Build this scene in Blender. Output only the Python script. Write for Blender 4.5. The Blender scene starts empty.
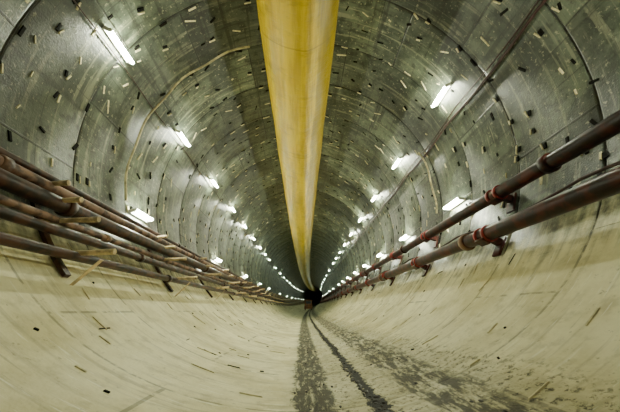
import bpy, math, random
from mathutils import Vector, Matrix
random.seed(7)
R=3.4; H=0.72; A=1.9e-4; B=4.0e-4
S0,S1=-14.0,230.0
def path(s):
    t=max(s,0); return (B*t*t, A*t*t)
def P(s,X,Z):
    bx,az=path(s); return (X+bx, s, Z+az)
def W(s,deg,inset=0.0):
    """point on lining: deg measured from +X axis at circle centre (right=0, crown=90, bottom=-90)"""
    a=math.radians(deg); r=R-inset
    return P(s, r*math.cos(a), R+r*math.sin(a))
# ---------- materials ----------
def newmat(name):
    m=bpy.data.materials.new(name); m.use_nodes=True
    nt=m.node_tree; b=nt.nodes['Principled BSDF']; return m,nt,b
class NB:
    def __init__(s,nt): s.nt=nt
    def n(s,t,**k):
        x=s.nt.nodes.new(t)
        for a,v in k.items(): setattr(x,a,v)
        return x
    def set(s,sock,v):
        if isinstance(v,bpy.types.NodeSocket): s.nt.links.new(v,sock)
        else: sock.default_value=v
    def m(s,op,a,b=0.0,c=0.0,clamp=False):
        x=s.n('ShaderNodeMath',operation=op,use_clamp=clamp)
        s.set(x.inputs[0],a); s.set(x.inputs[1],b); s.set(x.inputs[2],c); return x.outputs[0]
    def mix(s,f,a,b):
        x=s.n('ShaderNodeMix',data_type='RGBA'); s.set(x.inputs[0],f); s.set(x.inputs[6],a); s.set(x.inputs[7],b); return x.outputs[2]
    def noise(s,vec,scale,detail=4,rough=.55,dist=0.0):
        x=s.n('ShaderNodeTexNoise'); s.set(x.inputs['Vector'],vec); x.inputs['Scale'].default_value=scale
        x.inputs['Detail'].default_value=detail; x.inputs['Roughness'].default_value=rough; x.inputs['Distortion'].default_value=dist
        return x.outputs['Fac']
    def step(s,v,a,b):
        x=s.n('ShaderNodeMapRange',interpolation_type='SMOOTHSTEP'); s.set(x.inputs[0],v); x.inputs[1].default_value=a; x.inputs[2].default_value=b
        return x.outputs[0]
    def comb(s,x,y,z=0.0):
        c=s.n('ShaderNodeCombineXYZ'); s.set(c.inputs[0],x); s.set(c.inputs[1],y); s.set(c.inputs[2],z); return c.outputs[0]
def simple(name,col,rough=.5,metal=0.0,var=.35,scale=8,col2=None,bump=.2,spec=.5):
    m,nt,b=newmat(name); g=NB(nt)
    tc=g.n('ShaderNodeTexCoord').outputs['Object']
    n=g.noise(tc,scale,5)
    c2=col2 or tuple(x*(1-var) for x in col)
    f=g.step(n,.40,.60)
    g.set(b.inputs['Base Color'],g.mix(f,(*col,1),(*c2,1)))
    b.inputs['Roughness'].default_value=rough; b.inputs['Metallic'].default_value=metal
    b.inputs['Specular IOR Level'].default_value=spec
    bp=g.n('ShaderNodeBump'); bp.inputs['Strength'].default_value=bump; bp.inputs['Distance'].default_value=.01
    g.set(bp.inputs['Height'],n); g.set(b.inputs['Normal'],bp.outputs[0])
    return m
def concrete():
    m,nt,b=newmat('segment_concrete'); g=NB(nt)
    uv=g.n('ShaderNodeUVMap').outputs[0]
    sp=g.n('ShaderNodeSeparateXYZ'); g.set(sp.inputs[0],uv); U,V=sp.outputs[0],sp.outputs[1]
    au=g.m('ABSOLUTE',U)
    n1=g.noise(uv,.9,6,.65); n2=g.noise(uv,5,6,.65); nf=g.noise(uv,40,3,.6)
    nb=g.noise(uv,14,5,.7)
    circ=g.noise(g.comb(g.m('MULTIPLY',U,.45),g.m('MULTIPLY',V,7)),1.3,5,.6)
    circ2=g.noise(g.comb(g.m('MULTIPLY',U,1.6),g.m('MULTIPLY',V,22)),1.3,4,.6)
    lon=g.noise(g.comb(g.m('MULTIPLY',U,6),g.m('MULTIPLY',V,.35)),1.0,5,.6)
    # upper concrete
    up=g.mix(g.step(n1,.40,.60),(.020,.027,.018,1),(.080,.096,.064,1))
    up=g.mix(g.m('MULTIPLY',g.step(n2,.5,.62),.75),up,(.009,.011,.008,1))
    up=g.mix(g.m('MULTIPLY',g.step(circ,.55,.64),.6),up,(.20,.20,.13,1))
    up=g.mix(g.m('MULTIPLY',g.step(nb,.58,.64),.75),up,(.27,.26,.17,1))
    up=g.mix(g.m('MULTIPLY',g.step(lon,.55,.65),.7),up,(.007,.008,.006,1))
    up=g.mix(g.m('MULTIPLY',g.step(circ,.43,.35),.65),up,(.008,.009,.007,1))
    # invert
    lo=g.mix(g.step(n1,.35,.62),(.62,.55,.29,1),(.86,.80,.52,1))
    lo=g.mix(g.m('MULTIPLY',g.step(n2,.5,.66),.35),lo,(.36,.31,.16,1))
    lo=g.mix(g.m('MULTIPLY',g.step(circ,.52,.66),.4),lo,(.32,.27,.14,1))
    lo=g.mix(g.m('MULTIPLY',g.step(circ2,.60,.68),.6),lo,(.95,.92,.74,1))
    lo=g.mix(g.m('MULTIPLY',g.step(circ2,.36,.28),.4),lo,(.27,.23,.12,1))
    lo=g.mix(g.m('MULTIPLY',g.step(nb,.60,.68),.5),lo,(.22,.18,.09,1))
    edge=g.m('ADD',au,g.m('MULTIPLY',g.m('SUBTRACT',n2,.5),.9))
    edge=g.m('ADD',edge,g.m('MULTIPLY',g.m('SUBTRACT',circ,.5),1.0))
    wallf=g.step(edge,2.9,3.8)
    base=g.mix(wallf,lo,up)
    def brick(bw,rh,ms,ou,ov):
        br=g.n('ShaderNodeTexBrick'); g.set(br.inputs['Vector'],g.comb(g.m('ADD',U,ou),g.m('ADD',V,ov)))
        br.inputs['Scale'].default_value=1; br.inputs['Mortar Size'].default_value=ms; br.inputs['Mortar Smooth'].default_value=.3
        br.inputs['Brick Width'].default_value=bw; br.inputs['Row Height'].default_value=rh; br.offset=.5
        br.inputs['Color1'].default_value=(.5,.5,.5,1); br.inputs['Color2'].default_value=(1.4,1.4,1.4,1)
        br.inputs['Mortar'].default_value=(1,1,1,1)
        return br
    br=brick(2.37,1.3,.018,60.3,39.0)
    br2=brick(1.185,.65,.008,60.3,39.0)
    tint=g.n('ShaderNodeMix',data_type='RGBA',blend_type='MULTIPLY'); g.set(tint.inputs[0],g.m('ADD',.12,g.m('MULTIPLY',wallf,.75)))
    g.set(tint.inputs[6],base); g.set(tint.inputs[7],br.outputs['Color'])
    broken=g.step(n2,.42,.52)
    jm=g.m('MULTIPLY',br.outputs['Fac'],g.m('ADD',g.m('MULTIPLY',broken,.45),g.m('MULTIPLY',wallf,.5)))
    col=g.mix(jm,tint.outputs[2],(.006,.006,.004,1))
    col=g.mix(g.m('MULTIPLY',g.m('MULTIPLY',br2.outputs['Fac'],.65),wallf),col,(.006,.006,.004,1))
    # grime wheel tracks in the invert: ragged, blotchy wet dirt
    nr=g.noise(uv,9,8,.8)
    w=g.m('ADD',U,g.m('MULTIPLY',g.m('SUBTRACT',g.noise(g.comb(g.m('MULTIPLY',U,2),V),1.6,6,.7),.5),.22))
    w=g.m('ADD',w,g.m('MULTIPLY',g.m('SUBTRACT',nr,.5),.30))
    def band(a,b_,s):
        return g.m('MULTIPLY',g.step(w,a-s,a+s),g.m('SUBTRACT',1.0,g.step(w,b_-s,b_+s)))
    gn=g.noise(g.comb(g.m('MULTIPLY',U,14),g.m('MULTIPLY',V,2.5)),1.0,9,.8)
    blot=g.noise(uv,16,8,.8)
    t1=g.m('MULTIPLY',g.m('MULTIPLY',band(-.06,.30,.03),g.step(gn,.36,.50)),.92)
    t2=g.m('MULTIPLY',g.m('MULTIPLY',band(.86,1.30,.08),g.step(gn,.40,.53)),.92)
    t3=band(.55,.67,.012)
    t4=g.m('MULTIPLY',band(.25,1.6,.12),g.m('MULTIPLY',g.step(blot,.52,.58),.85))
    t5=g.m('MULTIPLY',band(-.10,1.5,.12),.28)
    tr=g.m('MAXIMUM',g.m('MAXIMUM',g.m('MAXIMUM',t1,t5),t2),g.m('MAXIMUM',t3,t4))
    col=g.mix(tr,col,(.010,.008,.005,1))
    g.set(b.inputs['Base Color'],col)
    ro=g.m('ADD',.24,g.m('MULTIPLY',n2,.28))
    ro=g.m('ADD',ro,g.m('MULTIPLY',g.m('SUBTRACT',1.0,wallf),.28))
    g.set(b.inputs['Roughness'],ro)
    g.set(b.inputs['Specular IOR Level'],g.m('SUBTRACT',.5,g.m('MULTIPLY',tr,.3)))
    h=g.m('ADD',g.m('MULTIPLY',n2,.6),g.m('MULTIPLY',nf,.25)); h=g.m('SUBTRACT',h,g.m('MULTIPLY',br.outputs['Fac'],g.m('MULTIPLY',wallf,1.5)))
    h=g.m('ADD',h,g.m('MULTIPLY',g.m('MULTIPLY',tr,blot),1.2))
    bp=g.n('ShaderNodeBump'); bp.inputs['Strength'].default_value=.55; bp.inputs['Distance'].default_value=.025
    g.set(bp.inputs['Height'],h); g.set(b.inputs['Normal'],bp.outputs[0])
    return m
M_con=concrete()
M_pocket=simple('pocket_shade_black',(.006,.0055,.004),.9,0,.4,20,spec=.1)  # near-black colour paints recess shade of bolt pockets; also floor marks and wheels
M_mud=simple('wet_mud',(.022,.016,.010),.6,0,.5,25,spec=.35)
M_patch=simple('pale_grout',(.66,.58,.34),.8,0,.3,20)
M_rust=simple('rusty_pipe_paint',(.060,.009,.004),.36,0,.5,5,(.012,.004,.003),spec=.25)
M_red=simple('red_clamp_paint',(.36,.018,.010),.4,.0,.5,12)
M_brown=simple('brown_steel_pipe',(.060,.022,.011),.36,.0,.5,6,(.010,.005,.003),spec=.28)
M_galv=simple('dusty_galvanised_pipe',(.22,.12,.07),.42,.0,.5,6,(.045,.022,.013),spec=.3)
M_wood=simple('dusty_bracket_steel',(.66,.50,.27),.7,0,.5,10)
M_cable=simple('cable_rubber',(.035,.008,.006),.5,0,.4,10)
M_pale=simple('pale_conduit',(.46,.39,.20),.6,0,.5,6)
M_white=simple('white_enamel',(.6,.6,.54),.4,0,.15,10)
M_glass=simple('dark_glass',(.02,.025,.03),.15,0,.2,3)
M_loco=simple('loco_paint',(.38,.15,.04),.5,.1,.5,3,(.16,.07,.03))
def duct_mat():
    m,nt,b=newmat('yellow_duct_fabric'); g=NB(nt)
    tc=g.n('ShaderNodeUVMap').outputs[0]
    sp=g.n('ShaderNodeSeparateXYZ'); g.set(sp.inputs[0],tc); U,V=sp.outputs[0],sp.outputs[1]
    n=g.noise(g.comb(g.m('MULTIPLY',U,4),g.m('MULTIPLY',V,.3)),1.2,6,.65)
    n2=g.noise(g.comb(g.m('MULTIPLY',U,1),g.m('MULTIPLY',V,2)),2,5,.65)
    c=g.mix(g.step(n,.38,.62),(.62,.425,.003,1),(.42,.28,.002,1))
    c=g.mix(g.m('MULTIPLY',g.step(n2,.52,.70),.4),c,(.17,.12,.002,1))
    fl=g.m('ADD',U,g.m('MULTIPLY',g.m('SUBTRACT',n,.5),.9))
    c=g.mix(g.m('MULTIPLY',g.step(fl,3.66,3.96),.60),c,(.11,.075,.003,1))  # right flank browned in the colour to paint its shaded side
    seam=g.m('LESS_THAN',g.m('FRACT',g.m('DIVIDE',V,4.0)),.008)
    c=g.mix(g.m('MULTIPLY',seam,.35),c,(.12,.07,.01,1))
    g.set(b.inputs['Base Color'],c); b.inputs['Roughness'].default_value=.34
    b.inputs['Specular IOR Level'].default_value=.28
    bp=g.n('ShaderNodeBump'); bp.inputs['Strength'].default_value=.5; bp.inputs['Distance'].default_value=.06
    g.set(bp.inputs['Height'],g.m('ADD',n,n2)); g.set(b.inputs['Normal'],bp.outputs[0])
    return m
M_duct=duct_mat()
def emis(name,col,st):
    m,nt,b=newmat(name); b.inputs['Base Color'].default_value=(*col,1)
    b.inputs['Emission Color'].default_value=(*col,1); b.inputs['Emission Strength'].default_value=st; return m
M_tube=emis('fluorescent_glow',(.94,1.0,.74),400)
M_tube2=emis('fluorescent_glow_far_dimmed',(.80,1.0,.74),120)  # far tubes dimmed to cut the glow deep in the tunnel
# ---------- mesh builder ----------
class MB:
    def __init__(s): s.v=[];s.f=[];s.mi=[];s.uv=[];s.mats=[];s.sm=[]
    def mat(s,m):
        if m not in s.mats: s.mats.append(m)
        return s.mats.index(m)
    def grid(s,rows,m,closed=False,uvs=None,smooth=True,flip=False):
        i0=len(s.v); n=len(rows[0]); k=s.mat(m)
        for r in rows: s.v+=list(r)
        for i in range(len(rows)-1):
            for j in range(n if closed else n-1):
                q=[(i,j),(i,(j+1)%n),(i+1,(j+1)%n),(i+1,j)]
                if flip:q=q[::-1]
                s.f.append([i0+a*n+b for a,b in q]); s.mi.append(k); s.sm.append(smooth)
                if uvs:
                    s.uv.append([uvs(a,(j+1 if b!=j else j)) for a,b in q])
                else: s.uv.append([(0,0)]*4)
    def ngon(s,pts,m):
        i0=len(s.v); s.v+=list(pts); s.f.append(list(range(i0,i0+len(pts)))); s.mi.append(s.mat(m)); s.sm.append(False); s.uv.append([(0,0)]*len(pts))
    def tube(s,pts,r,m,n=10,cap=True):
        rows=[]
        P_=[Vector(p) for p in pts]
        for i,p in enumerate(P_):
            d=(P_[min(i+1,len(P_)-1)]-P_[max(i-1,0)]).normalized()
            ref=Vector((0,0,1)) if abs(d.z)<.8 else Vector((0,1,0))
            a=d.cross(ref).normalized(); b=d.cross(a).normalized()
            rr=r[i] if isinstance(r,(list,tuple)) else r
            rows.append([tuple(p+a*rr*math.cos(2*math.pi*k/n)+b*rr*math.sin(2*math.pi*k/n)) for k in range(n)])
        s.grid(rows,m,closed=True)
        if cap: s.ngon(rows[0],m); s.ngon(rows[-1][::-1],m)
    def box(s,c,ax,ay,az,m):
        """centre, half-axis vectors"""
        c=Vector(c);ax=Vector(ax);ay=Vector(ay);az=Vector(az)
        p=[c+ax*i+ay*j+az*k for i in(-1,1) for j in(-1,1) for k in(-1,1)]
        for q in((0,1,3,2),(4,6,7,5),(0,4,5,1),(2,3,7,6),(0,2,6,4),(1,5,7,3)):
            s.ngon([tuple(p[i]) for i in q],m)
    def obj(s,name,parent=None):
        me=bpy.data.meshes.new(name); me.from_pydata(s.v,[],s.f)
        for m in s.mats: me.materials.append(m)
        me.polygons.foreach_set('material_index',s.mi); me.polygons.foreach_set('use_smooth',s.sm)
        ul=me.uv_layers.new(name='UVMap'); flat=[c for f in s.uv for p in f for c in p]
        ul.data.foreach_set('uv',flat); me.update()
        o=bpy.data.objects.new(name,me); bpy.context.scene.collection.objects.link(o)
        if parent:o.parent=parent
        return o
def frame(s,deg):
    """local frame on lining: tangent around ring, along tunnel, inward normal"""
    a=math.radians(deg)
    return Vector((-math.sin(a),0,math.cos(a))),Vector((2*B*max(s,0),1,2*A*max(s,0))).normalized(),Vector((-math.cos(a),0,-math.sin(a)))
# ---------- lining: precast rings 1.3 m long with recessed joints ----------
def make_prof(depth,lip):
    prof=[]; rr_=random.Random(3); s=-14.3
    while s<S1:
        o=rr_.uniform(-.010,.006)*lip
        prof+=[(s,-depth),(s+.016,o-.004*lip),(s+.035,o),(s+.65,o),(s+1.265,o),(s+1.284,o-.004*lip)]
        s+=1.3
    prof.append((s,-depth)); return prof
def shell(name,prof,*spans):
    mb=MB()
    for a0,a1 in spans:
        n=max(4,int(abs(a1-a0)/2.5)); angs=[a0+(a1-a0)*i/n for i in range(n+1)]
        rows=[[W(s,a,o) for a in angs] for s,o in prof]
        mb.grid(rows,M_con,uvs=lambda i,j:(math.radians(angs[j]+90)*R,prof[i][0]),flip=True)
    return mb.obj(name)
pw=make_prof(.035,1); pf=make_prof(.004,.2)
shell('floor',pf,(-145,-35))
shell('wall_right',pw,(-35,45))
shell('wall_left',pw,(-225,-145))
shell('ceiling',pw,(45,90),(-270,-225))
for s_,nm in((S1,'wall_far'),(S0,'wall_back')):
    mb=MB(); mb.ngon([W(s_,a) for a in range(0,360,6)],M_con); mb.obj(nm)
# ---------- ventilation duct ----------
mb=MB(); n=48; rows=[]; ds=[S0+.4+.8*i for i in range(int((120)/.8))]+[S0+.4+120+3*i for i in range(30)]
dx0,dz0,dr=-.10,2*R-.86,.74
def duct_r(t):
    d=(t-math.radians(-78)+math.pi)%(2*math.pi)-math.pi
    return 1+.07*math.exp(-(d/.22)**2)-.03*math.exp(-((d-.8)/.4)**2)-.03*math.exp(-((d+.8)/.4)**2)
for s in ds:
    k=1+.010*math.sin(s*1.57)+.006*math.sin(s*5.1)
    rows.append([P(s,dx0+dr*k*duct_r(t)*math.cos(t),dz0+dr*k*duct_r(t)*math.sin(t)*.98) for t in [2*math.pi*j/n for j in range(n)]])
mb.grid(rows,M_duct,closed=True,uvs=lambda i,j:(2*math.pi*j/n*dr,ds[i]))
for t_s in [1.3*i-13 for i in range(90)]:
    mb.tube([P(t_s,dx0-.25,dz0+dr*.9),P(t_s,dx0-.28,2*R-.03)],.012,M_cable,5)
mb.obj('ventilation_duct')
# ---------- pipes ----------
def pipe_run(name,deg,inset,r,m,joint=5.2,off=0.0,collar=None,s_a=S0+.3,s_b=200):
    mb=MB(); pts=[]
    s=s_a
    while s<s_b: pts.append(W(s,deg,inset)); s+=1.3 if s<30 else 5
    mb.tube(pts,r,m,16)
    s=s_a+off
    while s<90:
        mb.tube([W(s-.05,deg,inset),W(s-.045,deg,inset),W(s+.045,deg,inset),W(s+.05,deg,inset)],[r*1.1,r*1.3,r*1.3,r*1.1],collar or m,16)
        s+=joint
    return mb.obj(name)
RP=[(-19.0,.27,.092),(-31.8,.27,.100)]
pipe_run('water_pipe',RP[0][0],RP[0][1],RP[0][2],M_rust,off=1.1)
pipe_run('water_pipe',RP[1][0],RP[1][1],RP[1][2],M_rust,off=2.6,collar=M_galv)
LP=[(201.5,.16,.045,M_brown),(204.8,.20,.065,M_galv),(209.2,.24,.085,M_brown),(213.0,.20,.04,M_galv),(216.5,.22,.05,M_brown),(222,.2,.05,M_brown)]
for i,(d,ins,r,m) in enumerate(LP): pipe_run('service_pipe',d,ins,r,m,off=.7*i)
mb=MB(); s=-11.6
while s<100:
    for d,ins,r in RP:
        t,al,nr=frame(s,d)
        c=Vector(W(s,d,ins))
        for e0 in(-.09,.09):
            ring=[]
            for e,rr in((-.025,r*1.02),(-.025,r*1.22),(.025,r*1.22),(.025,r*1.02)):
                ring.append([tuple(c+al*(e+e0)+ t*rr*math.cos(k*math.pi/10)+nr*rr*math.sin(k*math.pi/10)) for k in range(20)])
            mb.grid(ring,M_red,closed=True)
        mb.box(c-t*(r*1.2),al*.10,t*.02,nr*(r*.6),M_rust)
        mb.box(Vector(W(s,d,ins/2+.01)),al*.04,t*.05,nr*(ins/2-.025),M_rust)
        mb.box(Vector(W(s,d-1.0,.035)),al*.08,t*.15,nr*.015,M_rust)
        mb.tube([tuple(c+t*r*1.1),tuple(c+t*(r*1.6))],.022,M_red,6)
    s+=2.6
mb.obj('pipe_clamp_brackets')
mb=MB(); s=-12.45
while s<100:
    for d,l in((203.1,.40),(207.0,.50),(211.5,.62),(219.0,.62)):
        t,al,nr=frame(s,d)
        a=Vector(W(s,d,0.04)); out=a+Vector((l,0,.03))
        mb.tube([tuple(a),tuple(a.lerp(out,.5)),tuple(out)],[.024,.028,.034],M_wood,8)
    a=Vector(W(s,219,0))+Vector((.52,0,-.05)); b=Vector(W(s,226,0.04))
    mb.box((a+b)/2,Vector((0,.03,0)),Vector((.018,0,.018)),(b-a)/2,M_wood)
    for dd in range(200,222,4):
        t,al,nr=frame(s,dd+2); mb.box(Vector(W(s,dd+2,.035)),al*.04,t*.122,nr*.02,M_brown)
    s+=2.6
mb.obj('pipe_support_brackets')
# ---------- cables ----------
def cable(name,f,s_a,s_b,step,r,m):
    mb=MB(); pts=[]; s=s_a
    while s<s_b: pts.append(f(s)); s+=step
    mb.tube(pts,r,m,6); return mb.obj(name)
cable('power_cable',lambda s:W(s,20-.9*abs(math.sin(math.pi*s/2.6)),.05),S0+.3,110,.26,.024,M_cable)
cable('power_cable',lambda s:W(s,21.8-1.1*abs(math.sin(math.pi*s/2.6+.6)),.04),S0+.3,110,.26,.014,M_cable)
cable('lighting_cable',lambda s:W(s,157.8-.5*abs(math.sin(math.pi*s/2.6)),.03),S0+.3,110,.26,.010,M_cable)
cable('supply_hose',lambda s:W(s,-24.5-2*abs(math.sin(math.pi*s/2.6)),.14),S0+.3,60,.26,.018,M_cable)
mb=MB()
mb.tube([W(5.1+.03*math.sin(a*.3),a,.06) for a in range(112,194,3)],.022,M_pale,7)
mb.tube([W(6.6+.05*math.sin(a*.3),a,.10) for a in range(-8,24,3)],.022,M_pale,7)
mb.obj('drop_conduits')
# ---------- lights ----------
def fixture(mb,s,deg,m):
    t,al,nr=frame(s,deg)
    c=Vector(W(s,deg,.01)); L=.31
    mb.box(c+nr*.02,al*(L+.02),t*.03,nr*.015,M_white)
    mb.tube([tuple(c+nr*.13-al*L),tuple(c+nr*.13+al*L)],.026,m,8)
    for e in(-1,1):
        mb.box(c+nr*.085+al*e*(L+.01),al*.014,t*.028,nr*.07,M_white)
far=MB()
def seq(a,sp,first=[]): 
    L=list(first); s=a
    while s<105: L.append(s); s+=sp
    return L
for d,L in[(155.2,seq(3.68,2.70,[-5.5])),(28.5,seq(4.87,2.95,[-5.8])),(195.8,seq(5.60,5.5,[-6.2])),(-9.0,seq(5.75,3.1,[-5.0,1.86]))]:
    for k,s in enumerate(L):
        if s<16:
            m_=MB(); fixture(m_,s,d,M_tube); m_.obj('fluorescent_light')
        elif s<26 or k%2: fixture(far,s,d,M_tube if s<22 else M_tube2)
far.obj('fluorescent_light_row')
# ---------- pockets, patches ----------
pk=MB(); pt=MB()
def slab(mb,s,d,lu,lv,rot,h,m):
    t,al,nr=frame(s,d); c=Vector(W(s,d,h/2+.004)); cr,sr=math.cos(rot),math.sin(rot)
    a=t*cr+al*sr; b=al*cr-t*sr
    top=[c+nr*h/2+a*lu*i*.8+b*lv*j*.8 for i,j in((-1,-1),(1,-1),(1,1),(-1,1))]
    bot=[c-nr*(h/2+.012)+a*lu*i+b*lv*j for i,j in((-1,-1),(1,-1),(1,1),(-1,1))]
    mb.ngon([tuple(p) for p in top],m)
    for i in range(4): mb.ngon([tuple(bot[i]),tuple(bot[(i+1)%4]),tuple(top[(i+1)%4]),tuple(top[i])],m)
s=-6.5+.2
while s<60:
    for d in range(-24,206,7):
        if 80<d<100: continue
        for row in range(3 if s<25 else 2):
            if random.random()<.22: continue
            dd=d+random.uniform(-2.5,2.5); s_=s+(.12,.62,1.1)[row]+random.uniform(-.12,.12)
            q=random.random()
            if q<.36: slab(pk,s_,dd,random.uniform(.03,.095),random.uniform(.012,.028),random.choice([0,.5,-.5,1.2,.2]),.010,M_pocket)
            elif q<.70: slab(pt,s_,dd,random.uniform(.03,.13),random.uniform(.008,.018),random.choice([0,.5,-.4,.2,0]),.008,M_patch)
            else:
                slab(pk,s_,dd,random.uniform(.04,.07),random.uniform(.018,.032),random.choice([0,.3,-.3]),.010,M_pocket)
                slab(pt,s_+.055,dd+.3,random.uniform(.04,.08),random.uniform(.010,.017),random.choice([0,.3,-.3]),.008,M_patch)
    for d in range(-145,-30,9):
        if -96<d<-66: continue
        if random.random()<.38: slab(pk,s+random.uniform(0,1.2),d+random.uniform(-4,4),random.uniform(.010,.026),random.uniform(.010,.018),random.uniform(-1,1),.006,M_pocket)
        for _ in range(2):
            if random.random()<.6: slab(pt,s+random.uniform(0,1.2),d+random.uniform(-4,4),random.uniform(.05,.20),random.uniform(.004,.010),random.uniform(-.25,.25),.006,M_patch)
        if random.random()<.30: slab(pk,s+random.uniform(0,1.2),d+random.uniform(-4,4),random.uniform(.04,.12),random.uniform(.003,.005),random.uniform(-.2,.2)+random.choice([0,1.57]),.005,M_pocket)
    s+=1.3
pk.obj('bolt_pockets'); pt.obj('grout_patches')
# ---------- mud and rubble along the tracks ----------
md=MB()
def clod(s,x,r,h):
    a0=-90+math.degrees(x/R); t,al,nr=frame(s,a0); c=Vector(W(s,a0,0))
    rows=[]; ph=random.uniform(0,6); sx=random.uniform(.6,1.1); sy=random.uniform(.9,2.0)
    nn=8; jit=[random.uniform(.7,1.25) for _ in range(nn)]
    for q,hh in((1.0,-.006),(.85,h*.5),(.5,h*.9),(.08,h)):
        rows.append([tuple(c+t*r*sx*q*jit[k]*math.cos(2*math.pi*k/nn+ph)+al*r*sy*q*jit[k]*math.sin(2*math.pi*k/nn+ph)+nr*hh) for k in range(nn)])
    md.grid(rows,M_mud,closed=True); md.ngon(rows[-1],M_mud)
s=1.2
while s<24:
    x=.60+.04*math.sin(s*1.3)+random.gauss(0,.022); clod(s,x,random.uniform(.008,.030),random.uniform(.005,.016))
    if random.random()<.55: clod(s+random.uniform(0,.05),random.choice([-.02,.12,.25,1.0,1.15,.85])+random.gauss(0,.06),random.uniform(.006,.022),random.uniform(.004,.012))
    if random.random()<.12: clod(s,random.uniform(-.3,1.7),random.uniform(.006,.02),random.uniform(.004,.012))
    s+=.035+.004*s
md.obj('mud_rubble')
# ---------- far works locomotive ----------
s=62; mb=MB(); o=Vector(P(s,0.1,.03))
X,Y,Z=Vector((1,0,0)),Vector((0,1,0)),Vector((0,0,1))
mb.box(o+Z*.62,X*.75,Y*2.2,Z*.25,M_loco)
mb.box(o+Z*1.15+Y*1.0,X*.6,Y*1.1,Z*.3,M_loco)
mb.box(o+Z*1.35-Y*1.0,X*.7,Y*.9,Z*.55,M_loco)
mb.box(o+Z*1.55-Y*1.92,X*.5,Y*.03,Z*.25,M_glass)
mb.box(o+Z*1.95-Y*1.0,X*.78,Y*1.0,Z*.05,M_loco)
for x in(-.6,.6):
    for y in(-1.4,1.4):
        mb.tube([tuple(o+X*(x-.06)+Y*y+Z*.33),tuple(o+X*(x+.06)+Y*y+Z*.33)],.26,M_pocket,16)
mb.obj('works_locomotive')
# ---------- world & camera ----------
w=bpy.data.worlds.new('World'); bpy.context.scene.world=w; w.use_nodes=True
w.node_tree.nodes['Background'].inputs[0].default_value=(.02,.02,.018,1)
f=290.0; vx,vy=300,311
p=math.atan((vy-206)/f); yaw=math.atan((310-vx)/f*math.cos(p))
cam=bpy.data.cameras.new('Camera'); co=bpy.data.objects.new('Camera',cam); bpy.context.scene.collection.objects.link(co)
cam.sensor_width=36; cam.lens=f*36/620; cam.clip_end=500; cam.clip_start=.02
co.location=(0,0,H); co.rotation_euler=(math.pi/2+p,0,-yaw)
bpy.context.scene.camera=co
